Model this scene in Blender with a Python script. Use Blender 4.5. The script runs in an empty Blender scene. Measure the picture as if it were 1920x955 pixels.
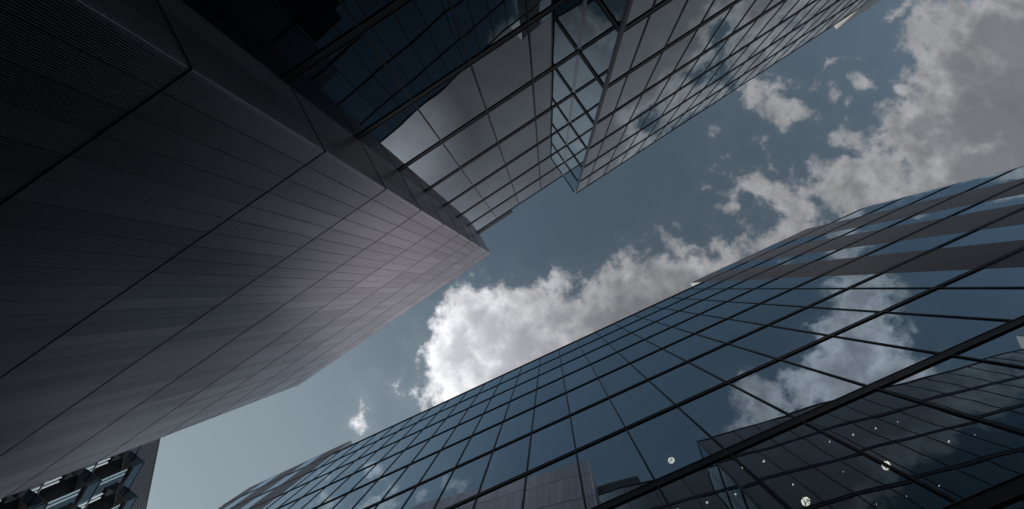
import bpy, math, random
from mathutils import Vector, Matrix

random.seed(7)
R = math.radians
scene = bpy.context.scene
C = scene.collection
EYE = 1.6                                   # eye height: all heights below are above the eye, all plan positions from it

# ------------------------------------------------------------------ camera
M = ((0.996823, -0.006086, -0.079412), (0.0, 0.997076, -0.076411), (0.079645, 0.076168, 0.993909))
cam_data = bpy.data.cameras.new('camera')
cam_data.sensor_width = 36.0
cam_data.lens = 16.0
cam_data.clip_start = 0.05
cam_data.clip_end = 8000.0
cam = bpy.data.objects.new('camera', cam_data)
C.objects.link(cam)
col = lambda k: Vector((M[0][k], M[1][k], M[2][k]))
right, down, fwd = col(0), col(1), col(2)
rot = Matrix((right, -down, -fwd)).transposed()
cam.matrix_world = Matrix.Translation((0, 0, EYE)) @ rot.to_4x4()
scene.camera = cam

# ------------------------------------------------------------------ exposure, sun
scene.view_settings.view_transform = 'Standard'
scene.view_settings.look = 'None'
scene.view_settings.gamma = 1.0
scene.view_settings.use_curve_mapping = False
scene.view_settings.exposure = 0.0
SKY_STRENGTH = 0.1
SUN_AZ = Vector((-0.85, 0.53)).normalized()
SUN_EL = R(27)
sun_dir = Vector((SUN_AZ.x * math.cos(SUN_EL), SUN_AZ.y * math.cos(SUN_EL), math.sin(SUN_EL)))
sd = bpy.data.lights.new('sun', 'SUN')
sd.energy = 2.0
sd.angle = R(0.5)
sd.color = (1.0, 0.95, 0.88)
sun = bpy.data.objects.new('sun', sd)
sun.rotation_euler = sun_dir.to_track_quat('Z', 'Y').to_euler()
sun.location = sun_dir * 200
C.objects.link(sun)

# ------------------------------------------------------------------ world: sky with a layer of broken cumulus
# clouds: centre and radii in the cloud layer (units of its height above the eye), turn in degrees, strength
BLOBS = [(-0.1879, 0.1308, 0.0956, 0.1255, 0, 1.0),
 (-0.1445, 0.0842, 0.1016, 0.1136, 0, 1.0),
 (-0.0799, 0.124, 0.1434, 0.1315, 0, 1.0),
 (0.013, 0.0659, 0.1315, 0.0896, -10, 1.0),
 (0.0881, 0.0197, 0.0896, 0.0657, 0, 1.0),
 (0.1958, 0.0138, 0.0741, 0.0657, -20, 1.0),
 (0.138, 0.0993, 0.1793, 0.1136, -20, 1.0),
 (0.2019, 0.4217, 0.1554, 0.1136, -35.6, 1.7),
 (0.3084, 0.3617, 0.2032, 0.1434, -35.6, 1.7),
 (0.4351, 0.2844, 0.2271, 0.1793, -35.6, 1.7),
 (0.184, 0.2105, 0.2032, 0.1315, -35.6, 1.7),
 (0.3106, 0.1622, 0.1434, 0.1793, -65.6, 1.7),
 (0.0119, 0.2247, 0.2271, 0.1315, 0, 1.3),
 (0.2471, 0.1985, 0.2391, 0.1315, -20, 1.3),
 (0.4985, 0.1073, 0.2391, 0.1195, -25, 1.3),
 (0.6787, 0.0624, 0.1913, 0.1076, -25, 1.3),
 (0.2942, -0.112, 0.0502, 0.0383, 20, 1.0),
 (0.3601, -0.0885, 0.0574, 0.0478, 0, 1.0),
 (0.3091, -0.0488, 0.0717, 0.0478, 0, 1.0),
 (0.38, -0.2502, 0.0239, 0.0155, 40, 1.0),
 (0.4555, -0.2837, 0.043, 0.0131, 40, 1.0),
 (0.4298, -0.1912, 0.0598, 0.0383, 10, 1.0),
 (0.4836, -0.1673, 0.0669, 0.0502, -10, 1.0),
 (0.3925, -0.2266, 0.0335, 0.0096, 30, 1.0),
 (0.3472, -0.2041, 0.0287, 0.0072, -10, 1.0),
 (0.5864, -0.2173, 0.0598, 0.0478, 10, 1.0),
 (0.6526, -0.2161, 0.1195, 0.0837, 0, 1.0),
 (0.6349, -0.3234, 0.0669, 0.0335, 10, 1.0),
 (0.6936, -0.2838, 0.0598, 0.0538, 0, 1.0),
 (0.4609, -0.4195, 0.0478, 0.0669, -25, 1.0),
 (0.5107, -0.3645, 0.0454, 0.0359, 0, 1.0),
 (0.4024, -0.5061, 0.0956, 0.0717, 0, 1.0),
 (0.8757, -0.4922, 0.1016, 0.1076, 10, 1.1),
 (0.9515, -0.5298, 0.1339, 0.1339, 0, 1.1),
 (0.787, -0.4759, 0.0574, 0.0406, -15, 1.1),
 (0.9017, -0.3469, 0.1793, 0.1315, 0, 1.1),
 (0.7934, -0.2814, 0.1016, 0.0896, 20, 1.1),
 (0.9693, -0.4248, 0.1554, 0.1793, 0, 1.1),
 (0.758, -0.3859, 0.0598, 0.0383, 0, 1.1),
 (0.809, -0.202, 0.1673, 0.0837, -15, 1.1),
 (0.9341, -0.2332, 0.1793, 0.1076, 0, 1.1),
 (1.0266, -0.3771, 0.1793, 0.2869, 0, 1.1),
 (0.3248, -0.5558, 0.1016, 0.0837, -30.2, 1.05),
 (0.2559, -0.5748, 0.1136, 0.0837, -25.2, 1.05),
 (0.1593, -0.5368, 0.0837, 0.0598, -25.2, 1.05),
 (0.0869, -0.486, 0.0741, 0.0574, -30.2, 1.05),
 (0.2414, -0.656, 0.1434, 0.0837, -25.2, 1.05),
 (0.0694, -0.5393, 0.1076, 0.0598, -50.2, 1.05),
 (0.4016, -0.5116, 0.1076, 0.0598, -40.2, 0.55),
 (0.413, -0.593, 0.0717, 0.0598, -50.2, 0.55),
 (0.4236, -0.4167, 0.0598, 0.0311, -35.2, 0.55),
 (0.4415, -0.4032, 0.0478, 0.0191, -35.2, 1.0),
 (0.4953, -0.4158, 0.0598, 0.0167, -30.2, 1.0),
 (0.7588, -0.5815, 0.0956, 0.0191, -30.2, 1.0),
 (0.6111, -0.4604, 0.0717, 0.012, -30.2, 1.0),
 (-0.6651, 0.0926, 0.0406, 0.0335, -20.2, 1.0),
 (-0.6414, 0.0409, 0.0478, 0.0239, -50.2, 1.0),
 (-0.5504, 0.0062, 0.0263, 0.0359, -80.2, 1.0),
 (-0.5973, -0.0, 0.0717, 0.0263, -50.2, 1.0),
 (-0.5138, -0.0684, 0.043, 0.0191, -30.2, 1.0),
 (-0.4742, -0.0961, 0.0263, 0.0108, -50.2, 1.0),
 (-0.7145, 0.1055, 0.0478, 0.0215, -50.2, 1.0),
 (-0.3945, -0.1275, 0.0287, 0.0143, -10.2, 0.5),
 (-0.3197, 0.1868, 0.0167, 0.0502, -15, 0.6),
 (-0.3997, 0.2379, 0.0108, 0.0143, 0, 0.6),
 (-0.4058, 0.2841, 0.0108, 0.043, 8, 0.6),
 (-0.4219, 0.3189, 0.0143, 0.0143, 0, 0.6),
 (-0.2858, 0.2071, 0.0167, 0.012, 0, 0.6),
 (-0.1867, -0.0093, 0.0502, 0.0263, -20, 0.6),
 (-0.0823, -0.021, 0.0335, 0.0287, 0, 0.6),
 (0.403, -0.0597, 0.0896, 0.0538, -20, 0.8),
 (0.4961, -0.0818, 0.0956, 0.0598, -20, 0.8),
 (0.5315, -0.1496, 0.0956, 0.0538, -20, 0.8),
 (0.6533, -0.4246, 0.0837, 0.0538, -30, 0.4),
 (0.6094, -0.4143, 0.0717, 0.0478, 0, 0.4),
 (-0.4957, -0.1723, 0.055, 0.0406, 25, 1.0),
 (-0.0346, 0.4357, 0.2032, 0.1793, 0, 1.3),
 (0.6292, 0.0188, 0.251, 0.1016, -25, 1.4),
 (0.4353, 0.0858, 0.1793, 0.0837, -25, 1.4),
 (0.545, 0.019, 0.1554, 0.0741, -25, 1.4),
 (0.7356, -0.0251, 0.1793, 0.0956, -20, 1.4),
 (-0.5551, -0.1569, 0.0478, 0.0215, 60, 0.6),
 (-0.5238, -0.1751, 0.0478, 0.0167, 60, 0.6)]
world = bpy.data.worlds.new('World')
scene.world = world
world.use_nodes = True
wt = world.node_tree
wt.nodes.clear()
def N(tree, kind, **kw):
    n = tree.nodes.new(kind)
    for k, v in kw.items():
        setattr(n, k, v)
    return n
def mth(tree, op, a, b=None, c=None, clamp=False):
    n = tree.nodes.new('ShaderNodeMath'); n.operation = op; n.use_clamp = clamp
    for i, v in enumerate((a, b, c)):
        if v is None: continue
        if isinstance(v, (int, float)): n.inputs[i].default_value = v
        else: tree.links.new(v, n.inputs[i])
    return n.outputs[0]
def vmth(tree, op, a, b=None, scale=None):
    n = tree.nodes.new('ShaderNodeVectorMath'); n.operation = op
    for i, v in enumerate((a, b)):
        if v is None: continue
        if isinstance(v, (tuple, list)): n.inputs[i].default_value = v
        else: tree.links.new(v, n.inputs[i])
    if scale is not None: n.inputs['Scale'].default_value = scale
    return n.outputs['Value'] if op in ('LENGTH', 'DOT_PRODUCT', 'DISTANCE') else n.outputs['Vector']
def smooth(tree, v, lo, hi, a=0.0, b=1.0):
    n = tree.nodes.new('ShaderNodeMapRange'); n.interpolation_type = 'SMOOTHSTEP'
    tree.links.new(v, n.inputs['Value'])
    n.inputs['From Min'].default_value = lo; n.inputs['From Max'].default_value = hi
    n.inputs['To Min'].default_value = a; n.inputs['To Max'].default_value = b
    return n.outputs['Result']
def noise(tree, vec, scale, detail, rough, dist=0.0, lac=2.0):
    n = tree.nodes.new('ShaderNodeTexNoise')
    tree.links.new(vec, n.inputs['Vector'])
    n.inputs['Scale'].default_value = scale; n.inputs['Detail'].default_value = detail
    n.inputs['Roughness'].default_value = rough; n.inputs['Distortion'].default_value = dist
    n.inputs['Lacunarity'].default_value = lac
    return n
def mixc(tree, f, a, b, blend='MIX'):
    n = tree.nodes.new('ShaderNodeMix'); n.data_type = 'RGBA'; n.blend_type = blend
    for sock, v in ((n.inputs[0], f), (n.inputs[6], a), (n.inputs[7], b)):
        if isinstance(v, (int, float)): sock.default_value = v
        elif isinstance(v, (tuple, list)): sock.default_value = (*v, 1.0)
        else: tree.links.new(v, sock)
    return n.outputs[2]

def build_sky():
    t = wt
    sky = N(t, 'ShaderNodeTexSky', sky_type='NISHITA', sun_disc=False)
    sky.sun_elevation = SUN_EL
    sky.sun_rotation = math.atan2(SUN_AZ.x, SUN_AZ.y)
    sky.altitude = 50; sky.air_density = 1.0; sky.dust_density = 0.4; sky.ozone_density = 1.0
    bw = N(t, 'ShaderNodeRGBToBW'); t.links.new(sky.outputs[0], bw.inputs[0])
    pale = mixc(t, 0.74, sky.outputs[0], bw.outputs[0])
    air = mixc(t, 1.0, pale, (0.88, 1.08, 1.14), 'MULTIPLY')
    gm = N(t, 'ShaderNodeGamma'); t.links.new(vmth(t, 'SCALE', air, scale=1 / 1.3), gm.inputs[0]); gm.inputs[1].default_value = 1.2
    air = vmth(t, 'SCALE', gm.outputs[0], scale=1.3)
    tc = N(t, 'ShaderNodeTexCoord')
    # the air whitens towards the sun
    near_sun = smooth(t, vmth(t, 'DOT_PRODUCT', tc.outputs['Generated'], tuple(sun_dir)), 0.55, 1.0, 0.0, 0.75)
    air = mixc(t, near_sun, air, (2.7, 3.2, 3.42))
    sep = N(t, 'ShaderNodeSeparateXYZ'); t.links.new(tc.outputs['Generated'], sep.inputs[0])
    zc = mth(t, 'MAXIMUM', sep.outputs[2], 0.05)
    px = mth(t, 'DIVIDE', sep.outputs[0], zc); py = mth(t, 'DIVIDE', sep.outputs[1], zc)
    cmb = N(t, 'ShaderNodeCombineXYZ'); t.links.new(px, cmb.inputs[0]); t.links.new(py, cmb.inputs[1])
    p = cmb.outputs[0]
    w1 = noise(t, p, 7.0, 4.0, 0.55)
    w1v = vmth(t, 'SCALE', vmth(t, 'SUBTRACT', w1.outputs['Color'], (0.5, 0.5, 0.5)), scale=0.20)
    pw = vmth(t, 'MULTIPLY', vmth(t, 'ADD', p, w1v), (1, 1, 0))
    field = None
    pk = pw
    for i, (cx, cy, rx, ry, a, st) in enumerate(BLOBS):
        if i and i % 10 == 0:      # worked through in batches, one after the other
            cv = N(t, 'ShaderNodeCombineXYZ'); t.links.new(field, cv.inputs[2])
            pk = vmth(t, 'ADD', pw, vmth(t, 'SCALE', cv.outputs[0], scale=1e-6))
        mp = N(t, 'ShaderNodeMapping', vector_type='TEXTURE')
        t.links.new(pk, mp.inputs['Vector'])
        mp.inputs['Location'].default_value = (cx, cy, 0)
        mp.inputs['Rotation'].default_value = (0, 0, R(a))
        mp.inputs['Scale'].default_value = (rx, ry, 1)
        ln = vmth(t, 'LENGTH', mp.outputs[0])
        v = mth(t, 'MULTIPLY', mth(t, 'SUBTRACT', st, ln), math.sqrt(rx * ry) / 0.085)
        if field is None: field = v
        else:
            field = mth(t, 'SMOOTH_MAX', field, v, 0.22)
    # scattered cloud towards the horizon, outside the part of the sky over the street
    far = noise(t, p, 1.3, 5.0, 0.55)
    rad = vmth(t, 'LENGTH', p)
    farf = mth(t, 'MULTIPLY', mth(t, 'SUBTRACT', far.outputs[0], 0.50), 4.0)
    farm = smooth(t, rad, 1.15, 1.6)
    farv = mth(t, 'SUBTRACT', mth(t, 'MULTIPLY', mth(t, 'ADD', farf, 2.0), farm), 2.0)
    field = mth(t, 'MAXIMUM', field, farv)
    n1 = noise(t, p, 11.0, 10.0, 0.62, 0.25)
    n2 = noise(t, p, 34.0, 8.0, 0.66, 0.2)
    wob = mth(t, 'ADD', mth(t, 'MULTIPLY', mth(t, 'SUBTRACT', n1.outputs[0], 0.5), 2.5),
              mth(t, 'MULTIPLY', mth(t, 'SUBTRACT', n2.outputs[0], 0.5), 0.95))
    dens = mth(t, 'ADD', mth(t, 'MULTIPLY', field, 1.1), wob)
    alpha = smooth(t, dens, -0.05, 0.70)
    veil = smooth(t, dens, -0.8, 0.5, 0.0, 0.05)
    alpha = mth(t, 'MAXIMUM', alpha, veil)
    # sunward flanks are bright, thick bases grey; billows catch the light on the side that faces the sun
    thick = smooth(t, dens, 0.2, 1.5)
    lit = mixc(t, thick, (3.6, 3.6, 3.7), (1.85, 1.88, 2.05))
    s1 = noise(t, p, 8.0, 6.0, 0.58, 0.3)
    s2 = noise(t, vmth(t, 'ADD', p, (SUN_AZ.x * 0.022, SUN_AZ.y * 0.022, 0)), 8.0, 6.0, 0.58, 0.3)
    relief = mth(t, 'MULTIPLY', mth(t, 'SUBTRACT', s1.outputs[0], s2.outputs[0]), smooth(t, dens, 0.3, 1.5, 2.0, 0.5))
    n3 = noise(t, p, 3.5, 4.0, 0.55, 0.3)
    tone = mth(t, 'ADD', smooth(t, n3.outputs[0], 0.3, 0.7, 0.90, 1.10), relief)
    tone = mth(t, 'MAXIMUM', tone, 0.45)
    k = None
    for cx, cy, rr, gain in ((-0.30, 0.24, 0.55, 2.1), (0.163, 0.475, 0.20, 2.2), (-0.04, 0.46, 0.24, 1.9), (0.259, -0.579, 0.26, 0.8)):
        dd = vmth(t, 'DISTANCE', p, (cx, cy, 0.0))
        g = smooth(t, dd, 0.04, rr, gain, 0.0)
        k = g if k is None else mth(t, 'ADD', k, g)
    k = mth(t, 'MULTIPLY', tone, mth(t, 'ADD', k, 1.0))
    comb = N(t, 'ShaderNodeCombineColor')
    for i in range(3): t.links.new(k, comb.inputs[i])
    lit2 = mixc(t, 1.0, lit, comb.outputs[0], 'MULTIPLY')
    out_col = mixc(t, alpha, air, lit2)
    bg = N(t, 'ShaderNodeBackground'); bg.inputs['Strength'].default_value = SKY_STRENGTH
    t.links.new(out_col, bg.inputs['Color'])
    out = N(t, 'ShaderNodeOutputWorld'); t.links.new(bg.outputs[0], out.inputs['Surface'])
build_sky()
world.cycles.sampling_method = 'MANUAL'
world.cycles.sample_map_resolution = 1024

scene.render.engine = 'CYCLES'
scene.cycles.max_bounces = 10
scene.cycles.glossy_bounces = 6
scene.cycles.transparent_max_bounces = 12
scene.cycles.sample_clamp_indirect = 4.0

# ------------------------------------------------------------------ materials
def new_mat(name):
    m = bpy.data.materials.new(name); m.use_nodes = True
    m.node_tree.nodes.clear()
    return m, m.node_tree
def plain(name, colr, rough=0.5, metal=0.0, spec=0.5, var=0.15, scale=3.0, bump=0.0):
    m, t = new_mat(name)
    b = N(t, 'ShaderNodeBsdfPrincipled'); o = N(t, 'ShaderNodeOutputMaterial')
    tc = N(t, 'ShaderNodeTexCoord')
    n = noise(t, tc.outputs['Object'], scale, 6.0, 0.6)
    lo = tuple(c * (1 - var) for c in colr); hi = tuple(min(1, c * (1 + var)) for c in colr)
    t.links.new(mixc(t, n.outputs[0], lo, hi), b.inputs['Base Color'])
    b.inputs['Roughness'].default_value = rough; b.inputs['Metallic'].default_value = metal
    b.inputs['Specular IOR Level'].default_value = spec
    if bump:
        bp = N(t, 'ShaderNodeBump'); bp.inputs['Strength'].default_value = bump; bp.inputs['Distance'].default_value = 0.01
        t.links.new(n.outputs[0], bp.inputs['Height']); t.links.new(bp.outputs[0], b.inputs['Normal'])
    t.links.new(b.outputs[0], o.inputs['Surface'])
    return m
def glass(name, refl, f0, through, expo=4.0):
    """coated solar-control glazing: mirror that gains with the angle, dim tinted view through"""
    m, t = new_mat(name)
    o = N(t, 'ShaderNodeOutputMaterial')
    tc = N(t, 'ShaderNodeTexCoord')
    n = noise(t, tc.outputs['Object'], 0.55, 2.0, 0.5)
    bp = N(t, 'ShaderNodeBump'); bp.inputs['Strength'].default_value = 1.0; bp.inputs['Distance'].default_value = 0.003
    t.links.new(n.outputs[0], bp.inputs['Height'])
    at = N(t, 'ShaderNodeAttribute', attribute_name='tone')
    g = N(t, 'ShaderNodeBsdfGlossy'); g.inputs['Roughness'].default_value = 0.008
    tint = mixc(t, at.outputs['Fac'], tuple(c * 0.90 for c in refl), refl)
    # a thin film of street dust keeps the mirror from being perfect
    t.links.new(tint, g.inputs['Color']); t.links.new(bp.outputs[0], g.inputs['Normal'])
    dirt = N(t, 'ShaderNodeBsdfDiffuse'); dirt.inputs['Color'].default_value = (0.05, 0.055, 0.06, 1)
    tr = N(t, 'ShaderNodeBsdfTransparent'); tr.inputs['Color'].default_value = (*through, 1)
    lw = N(t, 'ShaderNodeLayerWeight'); lw.inputs['Blend'].default_value = 0.5
    geo = N(t, 'ShaderNodeNewGeometry')
    cosv = mth(t, 'ABSOLUTE', vmth(t, 'DOT_PRODUCT', geo.outputs['Normal'], geo.outputs['Incoming']))
    sch = mth(t, 'POWER', mth(t, 'SUBTRACT', 1.0, cosv, clamp=True), expo)
    fac = mth(t, 'ADD', mth(t, 'MULTIPLY', sch, 1.0 - f0), f0)
    body = N(t, 'ShaderNodeMixShader'); body.inputs[0].default_value = 0.06
    t.links.new(tr.outputs[0], body.inputs[1]); t.links.new(dirt.outputs[0], body.inputs[2])
    mx = N(t, 'ShaderNodeMixShader'); t.links.new(fac, mx.inputs[0])
    t.links.new(body.outputs[0], mx.inputs[1]); t.links.new(g.outputs[0], mx.inputs[2])
    t.links.new(mx.outputs[0], o.inputs['Surface'])
    return m
def ribbed(name, colr, rough, metal=0.0, spec=0.5, swing=0.3):
    """painted metal cladding; each panel left the works a touch lighter or darker ('tone'), long vertical streaks"""
    m, t = new_mat(name)
    b = N(t, 'ShaderNodeBsdfPrincipled'); o = N(t, 'ShaderNodeOutputMaterial')
    at = N(t, 'ShaderNodeAttribute', attribute_name='tone')
    tc = N(t, 'ShaderNodeTexCoord')
    mp = N(t, 'ShaderNodeMapping'); t.links.new(tc.outputs['Object'], mp.inputs[0])
    mp.inputs['Scale'].default_value = (3.0, 3.0, 0.12)
    n = noise(t, mp.outputs[0], 1.0, 5.0, 0.6)
    f = mth(t, 'ADD', mth(t, 'MULTIPLY', at.outputs['Fac'], 0.6), mth(t, 'MULTIPLY', n.outputs[0], 0.4))
    lo = tuple(c * (1 - swing) for c in colr); hi = tuple(c * (1 + swing) for c in colr)
    t.links.new(mixc(t, f, lo, hi), b.inputs['Base Color'])
    b.inputs['Roughness'].default_value = rough; b.inputs['Metallic'].default_value = metal
    b.inputs['Specular IOR Level'].default_value = spec
    t.links.new(b.outputs[0], o.inputs['Surface'])
    return m
def glow(name, colr, strength):
    m, t = new_mat(name)
    e = N(t, 'ShaderNodeEmission'); e.inputs[0].default_value = (*colr, 1); e.inputs[1].default_value = strength
    o = N(t, 'ShaderNodeOutputMaterial'); t.links.new(e.outputs[0], o.inputs['Surface'])
    return m
MAT = dict(
    blue_glass=glass('blue_glass', (0.72, 0.87, 1.0), 0.46, (0.16, 0.19, 0.21)),
    grey_glass=glass('grey_glass', (0.84, 0.95, 1.0), 0.05, (0.12, 0.15, 0.16), 2.6),
    fin=plain('fin_black', (0.022, 0.021, 0.023), 0.45, 0.0, 0.4),
    nosing=plain('fin_nosing', (0.16, 0.155, 0.165), 0.35, 0.6, 0.5),
    alu=plain('anodised_post', (0.45, 0.43, 0.45), 0.32, 0.85, 0.5),
    post=plain('corner_post', (0.12, 0.115, 0.13), 0.4, 0.5, 0.5),
    cladding=ribbed('ribbed_cladding', (0.68, 0.622, 0.645), 0.33, 0.93, 0.5, 0.2),
    band=ribbed('band_cladding', (0.34, 0.285, 0.285), 0.42, 0.7, 0.4, 0.12),
    groove_shade=plain('groove_shade_floor', (0.05, 0.048, 0.05), 0.7),  # shade between the ribs put into the colour, far darker than the sheet
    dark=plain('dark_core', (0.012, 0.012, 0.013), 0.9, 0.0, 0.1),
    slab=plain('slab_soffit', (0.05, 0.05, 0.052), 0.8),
    coping=plain('coping', (0.50, 0.49, 0.48), 0.45, 0.3, 0.5),
    roof=plain('roof_gravel', (0.22, 0.21, 0.20), 0.9),
    screen=plain('roof_screen', (0.42, 0.39, 0.38), 0.6),
    brown=plain('brown_screen', (0.06, 0.048, 0.045), 0.6),
    asphalt=plain('asphalt', (0.05, 0.05, 0.052), 0.9, 0.0, 0.3, 0.25, 0.8, 0.3),
    tube=glow('light_tube', (0.95, 0.98, 1.0), 2.2),
    bay=plain('bay_panel', (0.018, 0.018, 0.022), 0.4),
    baypane=plain('bay_spandrel', (0.05, 0.055, 0.07), 0.2, 0.0, 0.6),
    strip=ribbed('ribbed_parapet', (0.55, 0.50, 0.54), 0.5),
    lamp=glow('lamp_glow', (1.0, 0.88, 0.70), 8.0),
    spot=glow('spot_glow', (1.0, 0.97, 0.90), 5.0),
)

# ------------------------------------------------------------------ mesh helpers
class MB:
    """collects faces in a facade's own frame (x along it, y across the street, z up from the eye)"""
    def __init__(s): s.v = []; s.f = []; s.t = []; s.mi = []; s.sm = []
    def quad(s, a, b, c, d, tone=0.5, mi=0, sm=False):
        i = len(s.v); s.v += [a, b, c, d]; s.f.append((i, i + 1, i + 2, i + 3)); s.t.append(tone); s.mi.append(mi); s.sm.append(sm)
    def box(s, x0, x1, y0, y1, z0, z1, mi=0, tone=0.5):
        if x0 > x1: x0, x1 = x1, x0
        if y0 > y1: y0, y1 = y1, y0
        i = len(s.v)
        s.v += [(x, y, z) for z in (z0, z1) for y in (y0, y1) for x in (x0, x1)]
        for q in ((0, 2, 3, 1), (4, 5, 7, 6), (0, 1, 5, 4), (2, 6, 7, 3), (0, 4, 6, 2), (1, 3, 7, 5)):
            s.f.append(tuple(i + k for k in q)); s.t.append(tone); s.mi.append(mi); s.sm.append(False)
    def prism(s, poly, z0, z1, mi=0, caps=True):
        """vertical prism over a plan outline given counter-clockwise"""
        n = len(poly); i = len(s.v)
        s.v += [(x, y, z0) for x, y in poly] + [(x, y, z1) for x, y in poly]
        for k in range(n):
            j = (k + 1) % n
            s.f.append((i + k, i + j, i + n + j, i + n + k)); s.t.append(0.5); s.mi.append(mi); s.sm.append(False)
        if caps:
            s.f.append(tuple(i + k for k in reversed(range(n)))); s.t.append(0.5); s.mi.append(mi); s.sm.append(False)
            s.f.append(tuple(i + n + k for k in range(n))); s.t.append(0.5); s.mi.append(mi); s.sm.append(False)
    def pane(s, O, u, out, w, z0, z1, bulge, tilt, n=7, tone=0.5):
        """one sheet of glass, very slightly bowed between its edges"""
        i = len(s.v); k = n + 1
        for b in range(k):
            for a in range(k):
                fu, fv = a / n, b / n
                d = bulge * (1 - (2 * fu - 1) ** 2) * (1 - (2 * fv - 1) ** 2) * 1.0 + tilt[0] * (fu - 0.5) * w + tilt[1] * (fv - 0.5) * (z1 - z0)
                s.v.append((O[0] + u[0] * w * fu + out[0] * d, O[1] + u[1] * w * fu + out[1] * d, z0 + (z1 - z0) * fv))
        flip = (u[1] * 1.0 * out[0] - u[0] * 1.0 * out[1]) < 0     # normal of (u, up) against out
        for b in range(n):
            for a in range(n):
                q = (i + b * k + a, i + b * k + a + 1, i + (b + 1) * k + a + 1, i + (b + 1) * k + a)
                s.f.append(q if not flip else q[::-1]); s.t.append(tone); s.mi.append(0); s.sm.append(True)
    def ribs(s, O, u, out, length, z0, z1, pitch, depth, per_panel, seam=0.02, duty=0.56, floor=0):
        """corrugated sheet: ridges and grooves run up the wall; every per_panel ribs an open seam"""
        n = int(length / pitch)
        P = lambda x, d, z: (O[0] + u[0] * x + out[0] * d, O[1] + u[1] * x + out[1] * d, z)
        rnd = random.random(); e = pitch * 0.08
        for k in range(n):
            if k % per_panel == 0: rnd = random.random()
            x = k * pitch
            if x + pitch > length: break
            xa = x + (seam if k % per_panel == 0 else 0.0)
            x1 = x + pitch * duty
            pts = [(xa, -depth), (min(xa + e, x1 - e), 0), (x1 - e, 0), (x1, -depth), (x + pitch, -depth)]
            for (p0, d0), (p1, d1) in zip(pts, pts[1:]):
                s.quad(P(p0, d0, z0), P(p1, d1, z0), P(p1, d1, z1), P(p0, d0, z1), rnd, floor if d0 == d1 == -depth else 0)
            if xa > x:
                s.quad(P(x, -depth, z0), P(x, -depth * 3, z0), P(x, -depth * 3, z1), P(x, -depth, z1), 0)
                s.quad(P(x, -depth * 3, z0), P(xa, -depth * 3, z0), P(xa, -depth * 3, z1), P(x, -depth * 3, z1), 0)
                s.quad(P(xa, -depth * 3, z0), P(xa, -depth, z0), P(xa, -depth, z1), P(xa, -depth * 3, z1), 0)

class Thing:
    """an Empty at the foot of a building, turned to its facade"""
    def __init__(s, name, angle, base, label, cat, group=None):
        s.a = angle; s.b = base
        o = bpy.data.objects.new(name, None); C.objects.link(o)
        ca, sa = math.cos(angle), math.sin(angle)
        o.location = (ca * base[0] - sa * base[1], sa * base[0] + ca * base[1], 0.0)
        o.rotation_euler = (0, 0, angle)
        o['label'] = label; o['category'] = cat
        if group: o['group'] = group
        s.o = o
    def part(s, name, mb, mats, parent=None, label=None, kind=None):
        me = bpy.data.meshes.new(name)
        me.from_pydata([(x - s.b[0], y - s.b[1], z + EYE) for x, y, z in mb.v], [], mb.f)
        for m in (mats if isinstance(mats, (list, tuple)) else [mats]): me.materials.append(MAT[m])
        me.polygons.foreach_set('material_index', mb.mi)
        me.polygons.foreach_set('use_smooth', mb.sm)
        at = me.attributes.new('tone', 'FLOAT', 'FACE'); at.data.foreach_set('value', mb.t)
        me.update()
        o = bpy.data.objects.new(name, me); C.objects.link(o)
        o.parent = parent or s.o
        if label: o['label'] = label
        if kind: o['kind'] = kind
        return o
    def world(s, x, y, z):
        ca, sa = math.cos(s.a), math.sin(s.a)
        return Vector((ca * x - sa * y, sa * x + ca * y, z + EYE))

def seen_size(th, corners):
    """roughly how large a pane shows from the street: area of its outline, zero when out of view"""
    pts = []
    for c in corners:
        w = th.world(*c) - Vector((0, 0, EYE))
        d = w.dot(fwd)
        if d < 0.1: return 0.0
        pts.append((0.5 + w.dot(right) / d * 16 / 36, 0.5 + w.dot(down) / d * 16 / 36 * 1920 / 955))
    cx = sum(p[0] for p in pts) / 4; cy = sum(p[1] for p in pts) / 4
    if not (-0.05 < cx < 1.05 and -0.05 < cy < 1.05): return 0.0
    return abs(sum(pts[i][0] * pts[(i + 1) % 4][1] - pts[(i + 1) % 4][0] * pts[i][1] for i in range(4))) / 2

def glaze(th, panes, mat, limit):
    """panes: (O, u, out, w, z0, z1); the largest in view become parts, the rest one part"""
    sized = sorted(panes, key=lambda p: -seen_size(th, [(p[0][0] + p[1][0] * a * p[3], p[0][1] + p[1][1] * a * p[3], z)
                                                      for a, z in ((0, p[4]), (1, p[4]), (1, p[5]), (0, p[5]))]))
    rest = MB()
    for i, (O, u, out, w, z0, z1) in enumerate(sized):
        mb = MB() if i < limit else rest
        b = (0.0012 + 0.0010 * random.random()) * w
        tl = (random.gauss(0, 0.0003), random.gauss(0, 0.00025))
        mb.pane(O, u, out, w, z0, z1, b, tl, 7, random.random())
        if i < limit: th.part('window_pane', mb, mat)
    if rest.v: th.part('glazing', rest, mat, kind='stuff')

# ------------------------------------------------------------------ ground
def build_ground():
    me = bpy.data.meshes.new('ground')
    s = 3000
    me.from_pydata([(-s, -s, 0), (s, -s, 0), (s, s, 0), (-s, s, 0)], [], [(0, 1, 2, 3)])
    me.materials.append(MAT['asphalt'])
    o = bpy.data.objects.new('ground', me); C.objects.link(o); o['kind'] = 'structure'
    o['label'] = 'dark asphalt street floor between the buildings'
build_ground()

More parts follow.
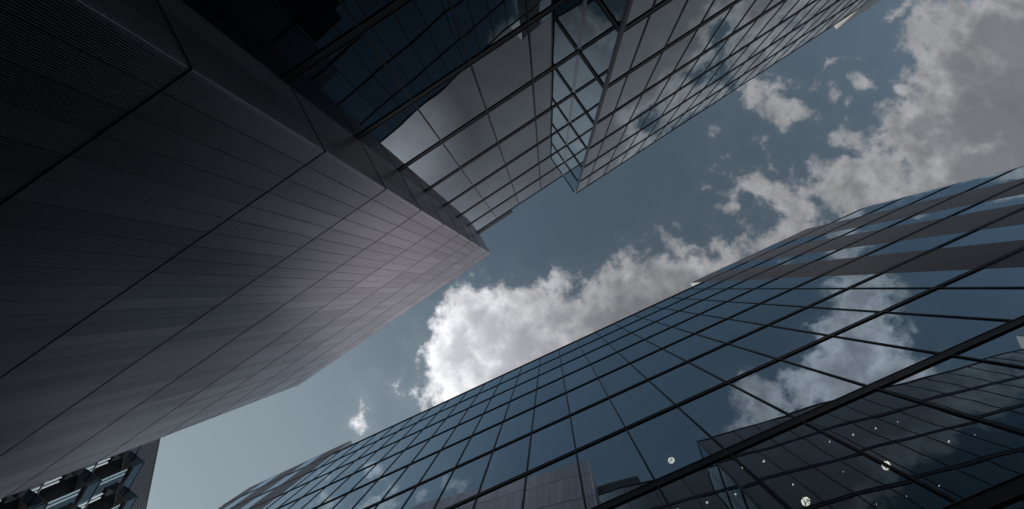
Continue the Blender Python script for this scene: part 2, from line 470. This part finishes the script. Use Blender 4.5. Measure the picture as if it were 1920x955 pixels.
# ------------------------------------------------------------------ ribbed metal building on the left
def build_ribbed():
    th = Thing('ribbed_building', R(-34.068), (-13.0, -12.0),
               'dark grey building clad in fine vertical ribs, its sharp corner pointing at the sky', 'building')
    X0, X1, Y, TOP = -23.8, -2.48, -5.544, 40.62
    joints = [6.01 + 4.0 * k for k in range(9)]
    levels = [-1.6, 2.01] + joints + [TOP - 0.04]
    # the flank, from the corner back to the glass facade
    ca, sa = math.cos(th.a), math.sin(th.a)
    def loc(p): return (ca * p[0] + sa * p[1], -sa * p[0] + ca * p[1])
    P0 = loc((-5.158, -3.200)); P1 = loc((-6.075, -4.830))
    P0 = (X1, Y)
    fl = math.hypot(P1[0] - P0[0], P1[1] - P0[1]); fu = ((P1[0] - P0[0]) / fl, (P1[1] - P0[1]) / fl)
    fo = (-fu[1], fu[0])
    if fo[0] < 0: fo = (-fo[0], -fo[1])
    g = 0.016
    for z0, z1 in zip(levels, levels[1:]):
        mb = MB()
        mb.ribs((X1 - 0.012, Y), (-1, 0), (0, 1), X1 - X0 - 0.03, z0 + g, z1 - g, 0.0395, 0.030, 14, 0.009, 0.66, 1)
        o = th.part('cladding_band', mb, ('cladding', 'groove_shade'))
        mb = MB(); q = 0.007
        mb.prism([(X0, Y - 0.03), (P0[0] - 0.03, P0[1] - 0.03), (P1[0] - fo[0] * 0.03, P1[1] - fo[1] * 0.03), (P1[0] + fo[0] * q, P1[1] + fo[1] * q),
                  (P0[0] + fo[0] * q, P0[1] + q), (X0, Y + q)], z1 - 0.015, z1 + 0.015)
        if z1 < TOP - 1: th.part('flashing', mb, 'dark', parent=o)
        mb = MB()
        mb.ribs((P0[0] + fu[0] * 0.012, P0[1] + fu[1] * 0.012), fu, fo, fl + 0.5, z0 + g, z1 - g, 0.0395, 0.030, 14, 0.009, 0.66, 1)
        th.part('flank_cladding', mb, ('cladding', 'groove_shade'))
    mb = MB()   # the body behind the sheets
    ins = 0.055
    Q = (P1[0] + fu[0] * 9, P1[1] + fu[1] * 9)
    poly = [(X0 + 0.02, Q[1]), (Q[0] - 0.06, Q[1]), (P0[0] - ins, P0[1] - ins), (X0 + 0.02, Y - ins)]
    mb.prism(poly, -1.6, TOP - 0.06)
    th.part('wall', mb, 'dark')
    mb = MB()   # sheet-metal coping along the top
    mb.prism([(X0, Q[1]), (Q[0], Q[1]), (P0[0] + 0.0, P0[1]), (X0, Y)], TOP - 0.04, TOP)
    th.part('roof', mb, 'coping')
build_ribbed()

# ------------------------------------------------------------------ stepped glass building at the top
def build_stepped():
    th = Thing('glass_building', R(-32.836), (10.0, -13.0),
               'grey glass office building with a stepped-out facade beside the ribbed building', 'building')
    YA, YB, XC = -7.31, -5.435, 6.22
    TOP = 37.7
    lv = [TOP - 4.0 * k for k in range(10)] + [-1.6]
    colsA = [-2.85, -0.362, 1.83, 4.02, XC]
    colsB = [XC, 7.33] + [8.98 + 1.65 * k for k in range(16)]
    XE = colsB[-1]
    f = 0.03
    panes = []
    for z1, z0 in zip(lv, lv[1:]):
        for a, b in zip(colsA, colsA[1:]): panes.append(((a, YA), (1, 0), (0, 1), b - a, z0, z1))
        panes.append(((XC, YA), (0, 1), (-1, 0), YB - YA, z0, z1))
        for a, b in zip(colsB, colsB[1:]): panes.append(((a, YB), (1, 0), (0, 1), b - a, z0, z1))
    glaze(th, panes, 'grey_glass', 100)
    # dark floor bands that run round the step, framed by paler edge strips
    def wrap(p):
        return [(-2.6, YA + 0.002), (XC - 0.002, YA + 0.002), (XC - 0.002, YB + 0.002), (XE, YB + 0.002), (XE, YB + p), (XC - p, YB + p),
                (XC - p, YA + p), (-2.6, YA + p)]
    for z in lv[:-1]:
        hh = 0.05 if z == TOP else 0.125
        mb = MB(); mb.prism(wrap(0.022), z - hh, z + hh)
        o = th.part('transom', mb, 'fin')
        mb = MB(); mb.prism(wrap(0.036), z - hh - 0.016, z - hh - 0.001); mb.prism(wrap(0.036), z + hh + 0.001, z + hh + 0.016)
        th.part('nosing', mb, 'nosing', parent=o)
    for x in colsA[1:-1]:
        mb = MB(); mb.box(x - 0.028, x + 0.028, YA + 0.003, YA + 0.035, -1.6, TOP - 0.055); th.part('mullion', mb, 'fin')
    for x in colsB[1:]:
        mb = MB(); mb.box(x - 0.022, x + 0.022, YB + 0.003, YB + 0.03, -1.6, TOP - 0.055); th.part('mullion', mb, 'fin')
    mb = MB(); mb.box(XC - 0.045, XC - 0.004, YA + 0.004, YA + 0.06, -1.6, TOP - 0.055)
    th.part('inner_post', mb, 'alu', label='bright metal post in the inner corner')
    mb = MB(); mb.box(XC - 0.05, XC + 0.09, YB - 0.06, YB + 0.05, -1.6, TOP - 0.055); th.part('corner_post', mb, 'post')
    # floors and core seen dimly behind the glass
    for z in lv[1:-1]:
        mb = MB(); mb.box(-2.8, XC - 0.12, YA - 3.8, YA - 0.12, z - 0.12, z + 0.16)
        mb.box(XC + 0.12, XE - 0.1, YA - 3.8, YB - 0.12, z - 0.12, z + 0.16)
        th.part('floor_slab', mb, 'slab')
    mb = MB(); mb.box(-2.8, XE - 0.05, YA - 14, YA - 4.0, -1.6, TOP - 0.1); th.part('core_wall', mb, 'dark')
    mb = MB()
    mb.prism([(-2.8, YA - 14), (XE, YA - 14), (XE, YB - 0.01), (XC + 0.01, YB - 0.01), (XC + 0.01, YA - 0.01), (-2.8, YA - 0.01)], TOP - 0.09, TOP + 0.02)
    th.part('roof', mb, 'roof')
    mb = MB(); mb.box(XE - 0.06, XE, YA - 14, YB - 0.02, -1.6, TOP - 0.1); th.part('end_wall', mb, 'dark')
    # screens on the roof edge
    mb = MB(); mb.box(-2.55, 1.08, YA - 0.9, YA + 0.03, TOP + 0.06, TOP + 1.42)
    th.part('roof_screen', mb, 'brown', label='dark brown screen at the left end of the roof edge')
    mb = MB(); mb.box(33.9, 48.0, YB - 6, YB + 0.02, TOP + 0.06, TOP + 3.1)
    mb.box(XE + 0.05, 48.0, YA - 14, YB + 0.0, -1.6, TOP + 0.05)
    th.part('roof_screen', mb, 'screen', label='pale screen wall at the far right end')
    for k in range(1, 9):
        x = 33.9 + k * 1.65
    return th
stepped = build_stepped()

# ------------------------------------------------------------------ blue glass building at the lower right
def build_blue():
    th = Thing('glass_tower', R(-25.105), (-3.4, 11.0),
               'long blue mirrored glass building with grey vertical bands near both ends, across the lower right', 'building')
    Y, TOP, HI = 4.748, 37.7, 40.95
    lv = [TOP - 3.91 * k for k in range(10)] + [-1.6]
    XL, XR = -32.4, 24.95
    cols = [-22.0] + [0.31 + 1.65 * k for k in range(-13, 7)] + [11.5]
    bandsR = [(11.5, 13.65), (15.25, 17.85), (19.4, 22.4)]
    glassR = [(13.65, 15.25), (17.85, 19.4), (22.4, 23.7), (23.7, XR)]
    bandsL = [(-24.7, -22.0), (-29.0, -26.3), (XL, -30.6)]
    glassL = [(-26.3, -24.7), (-30.6, -29.0)]
    panes = []
    for z1, z0 in zip(lv, lv[1:]):
        for a, b in list(zip(cols, cols[1:])) + glassR + glassL:
            panes.append(((b, Y), (-1, 0), (0, -1), b - a, z0, z1))
    for a, b in glassR[:2] + glassL: panes.append(((b, Y), (-1, 0), (0, -1), b - a, TOP, HI))
    glaze(th, panes, 'blue_glass', 100)
    # the glass turns away in a wide curve at the right end
    RC, S0 = 6.0, 24.95
    arc = [(S0 + RC * math.sin(R(a)), Y + RC - RC * math.cos(R(a))) for a in range(0, 49, 4)]
    mb = MB()
    for z1, z0 in zip(lv, lv[1:]):
        for (xa, ya), (xb, yb) in zip(arc, arc[1:]): mb.quad((xb, yb, z0), (xa, ya, z0), (xa, ya, z1), (xb, yb, z1), 0.5, 0, True)
    th.part('curved_glazing', mb, 'blue_glass')
    def wrap(p):
        e = lambda a: p * (0.25 if a else 1.0)
        outer = [(S0 + (RC + e(a)) * math.sin(R(a)), Y + RC - (RC + e(a)) * math.cos(R(a))) for a in range(0, 49, 4)]
        return [(XL + 0.01, Y - 0.002), (XL + 0.01, Y - p)] + outer + [(x, y - 0.002) for x, y in reversed(arc)]
    for a, b in bandsR + bandsL:
        mb = MB()
        for z1, z0 in zip([HI] + lv, lv):
            mb.ribs((b, Y - 0.014), (-1, 0), (0, -1), b - a, z0 + 0.01, z1 - 0.01, 0.06, 0.02, 18, 0.0)
        mb.box(a + 0.002, b - 0.002, Y, Y + 0.3, -1.6, HI - 0.02)
        th.part('cladding_band', mb, 'band')
    for z in lv[:-1]:
        hh = 0.05 if z == TOP else (0.075 if z > 12 else 0.13)
        mb = MB(); mb.prism(wrap(0.026), z - hh, z + hh)
        o = th.part('transom', mb, 'fin')
        mb = MB(); mb.prism(wrap(0.036), z - hh - 0.016, z - hh - 0.001); mb.prism(wrap(0.036), z + hh + 0.001, z + hh + 0.016)
        th.part('nosing', mb, 'nosing', parent=o)
    for x in cols[1:-1]:
        mb = MB(); mb.box(x - 0.022, x + 0.022, Y - 0.003, Y - 0.03, -1.6, TOP - 0.04); th.part('mullion', mb, 'fin')
    for z in lv[1:-1]:
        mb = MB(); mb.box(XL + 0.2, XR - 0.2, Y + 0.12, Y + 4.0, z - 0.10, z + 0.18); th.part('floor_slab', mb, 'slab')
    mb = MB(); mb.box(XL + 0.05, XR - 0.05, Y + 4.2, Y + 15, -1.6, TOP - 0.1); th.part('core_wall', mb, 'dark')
    mb = MB(); mb.box(XL, XL + 0.06, Y + 0.02, Y + 15, -1.6, TOP - 0.1); mb.box(XR - 0.06, XR, Y + 0.02, Y + 15, -1.6, TOP - 0.1)
    th.part('end_wall', mb, 'dark')
    mb = MB(); mb.box(XL, XR, Y + 0.01, Y + 15, TOP - 0.09, TOP + 0.02); th.part('roof', mb, 'roof')
    # raised ends of the facade, solid from behind, with pale returns
    for a, b in ((11.5, 22.4), (XL, -22.0)):
        mb = MB(); mb.box(a + 0.004, b - 0.004, Y + 0.31, Y + 1.5, TOP + 0.03, HI - 0.005)
        mb.box(a, b, Y - 0.01, Y + 1.5, HI, HI + 0.06)
        mb.box(a - 0.05, a, Y - 0.01, Y + 1.5, TOP + 0.04, HI + 0.06); mb.box(b, b + 0.05, Y - 0.01, Y + 1.5, TOP + 0.04, HI + 0.06)
        th.part('roof_screen', mb, 'coping')
    mb = MB(); mb.box(-22.0, 11.45, Y - 0.062, Y + 0.25, TOP + 0.037, TOP + 0.075); th.part('coping', mb, 'coping')
    return th
blue = build_blue()

# ------------------------------------------------------------------ saw-tooth building closing the street
def build_sawtooth():
    th = Thing('sawtooth_building', R(98.916), (26.0, 40.0),
               'dark building with angular projecting bays under a ribbed parapet, beyond the ribbed building', 'building')
    D, T0, T1, TOP, BAY = 34.5, 11.0, 41.0, 41.9, 39.5
    mb = MB(); mb.box(T0, T1, D + 0.03, D + 14, -1.6, TOP - 0.05); th.part('wall', mb, 'dark')
    mb = MB()
    mb.ribs((T0, D), (1, 0), (0, -1), T1 - T0, BAY - 1.2, TOP, 0.18, 0.09, 40, 0.0, 0.5)
    th.part('parapet', mb, 'strip')
    per, dt, de = 3.02, 0.47, 0.98
    k0 = 20.5 - 3 * per
    n = 9
    def outline(e):      # plan of the row of bays, e = how much further out than the window line
        pts = []
        for k in range(n):
            t = k0 + k * per
            pts += [(t, D - e), (t + dt, D - de - e)]
        pts.append((k0 + n * per, D - e))
        return [(k0 + n * per, D + 0.02), (k0, D + 0.02)] + pts
    for j in range(10):
        z = BAY - 4.0 * j
        mb = MB(); mb.prism(outline(0.0)[::1], z - 1.0, z); o = th.part('spandrel', mb, 'grey_glass')
        mb = MB(); mb.prism(outline(0.05), z - 1.06, z - 1.0); mb.prism(outline(0.05), z, z + 0.08); th.part('ledge', mb, 'nosing', parent=o)
        if z - 4 < 18: continue
        for k in range(n):
            t = k0 + k * per
            a = (t + dt, D - de + 0.18); b = (t + per, D + 0.12)
            L = math.hypot(b[0] - a[0], b[1] - a[1]); u = ((b[0] - a[0]) / L, (b[1] - a[1]) / L); out = (u[1], -u[0])
            mb = MB(); mb.pane(a, u, out, L, z - 4.0, z - 1.06, 0.002, (0, 0), 4); fr = th.part('window', mb, 'grey_glass')
            mb = MB()
            for q in (0.10, 0.24):
                x = a[0] + u[0] * L * q; y = a[1] + u[1] * L * q
                w = 0.055
                mb.prism([(x - u[0] * w + out[0] * -0.05, y - u[1] * w + out[1] * -0.05), (x + u[0] * w + out[0] * -0.05, y + u[1] * w + out[1] * -0.05),
                          (x + u[0] * w + out[0] * -0.11, y + u[1] * w + out[1] * -0.11), (x - u[0] * w + out[0] * -0.11, y - u[1] * w + out[1] * -0.11)], z - 3.7, z - 1.3)
            th.part('light_strip', mb, 'tube', parent=fr)
    mb = MB(); mb.box(T0, T1, D - 0.06, D + 14, TOP, TOP + 0.06); th.part('roof', mb, 'coping')
build_sawtooth()

# ------------------------------------------------------------------ lamps inside the glass buildings
def disc(r0, r1, z, n=28, a0=0.0, a1=2 * math.pi):
    v, f = [], []
    for i in range(n + 1):
        a = a0 + (a1 - a0) * i / n
        v += [(r0 * math.cos(a), r0 * math.sin(a), z), (r1 * math.cos(a), r1 * math.sin(a), z)]
    for i in range(n): f.append((2 * i, 2 * i + 1, 2 * i + 3, 2 * i + 2))
    return v, f
def mesh_obj(name, v, f, mat, parent):
    me = bpy.data.meshes.new(name); me.from_pydata(v, [], f); me.materials.append(MAT[mat]); me.update()
    o = bpy.data.objects.new(name, me); C.objects.link(o); o.parent = parent
    return o
def ring(r0, r1, z0, z1, n=28):
    v, f = [], []
    for i in range(n):
        a = 2 * math.pi * i / n; c, s = math.cos(a), math.sin(a)
        v += [(r0 * c, r0 * s, z0), (r1 * c, r1 * s, z0), (r1 * c, r1 * s, z1), (r0 * c, r0 * s, z1)]
    for i in range(n):
        j = (i + 1) % n
        for k in range(4):
            l = (k + 1) % 4
            f.append((4 * i + k, 4 * j + k, 4 * j + l, 4 * i + l))
    return v, f
def lamp(r, big, label, group):
    o = bpy.data.objects.new('ceiling_lamp', None); C.objects.link(o)
    o['label'] = label; o['category'] = 'lamp'
    if group: o['group'] = group
    v, f = ring(r, r * 1.12, -0.05, 0.02); mesh_obj('rim', v, f, 'fin', o)
    v, f = disc(0.0, r, -0.02); mesh_obj('diffuser', v, f, 'lamp' if big else 'spot', o)
    if big:
        mb = MB()
        rr = random.Random(big)
        for k in range(9):
            a = rr.uniform(0, 6.28); d = rr.uniform(0.25, 0.9) * r; w = rr.uniform(0.05, 0.13) * r; l = rr.uniform(0.08, 0.28) * r
            mb.box(d * math.cos(a) - w, d * math.cos(a) + w, d * math.sin(a) - l, d * math.sin(a) + l, -0.04 - 0.004 * k, -0.036 - 0.004 * k)
        mb.box(-r, r, -0.05 * r, 0.05 * r, -0.066, -0.062)
        mesh_obj('fitting', mb.v, mb.f, 'fin', o)
    return o
def build_lamps():
    big = [((1.098, 6.013, 14.08), 'round lit ceiling lamp high up in the blue glass, just over the reflected roof edge', 0.095),
           ((4.692, 6.166, 10.23), 'round lit ceiling lamp beside a mullion in dark glass, rightmost of the large ones', 0.095),
           ((2.914, 6.179, 10.23), 'round lit ceiling lamp low in the dark glass near the bottom edge of the photo', 0.095)]
    for i, (p, lab, r) in enumerate(big):
        o = lamp(r, i + 3, lab, 'large ceiling lamps in the blue glass building')
        o.location = blue.world(*p); o.rotation_euler = (0, 0, R(20 + 50 * i))
    small = [(2.52, 5.134), (2.07, 5.076), (3.91, 5.31), (4.396, 5.369), (4.863, 5.433), (5.324, 5.495), (6.018, 6.224), (6.547, 6.317),
             (2.842, 5.788), (1.694, 5.501), (1.084, 5.422), (0.472, 5.315), (5.435, 6.924), (4.766, 6.865), (4.161, 6.778), (3.876, 5.954)]
    first = None
    for i, (x, y) in enumerate(small):
        lab = 'tiny round downlight glowing behind the dark lower panes of the blue building'
        if first is None:
            first = lamp(0.028, 0, lab, 'tiny downlights in the blue glass building'); o = first
        else:
            o = first.copy(); C.objects.link(o)
            for ch in list(first.children):
                c = ch.copy(); C.objects.link(c); c.parent = o
        s = (1.0, 0.8, 0.7, 1.0, 0.9, 0.6, 1.1, 0.5, 0.8, 0.9, 1.0, 1.0, 0.6, 0.55, 0.5, 0.4)[i]
        o.scale = (s, s, s)
        o.location = blue.world(x, y, 10.23)
    o = lamp(0.06, 0, 'small lit downlight under a black fin of the grey glass facade', None)
    o.location = stepped.world(0.636 * 18.0 / 17.85 * 1.02, -7.31 * 1.02 - 0.13, 18.1 * 1.01 - 0.16)
    o = lamp(0.09, 0, 'small lit lamp behind the narrow side glass of the step in the grey facade', None)
    o.location = stepped.world(6.25 * 1.03, -6.396 * 1.03, 13.84 * 1.03)
build_lamps()
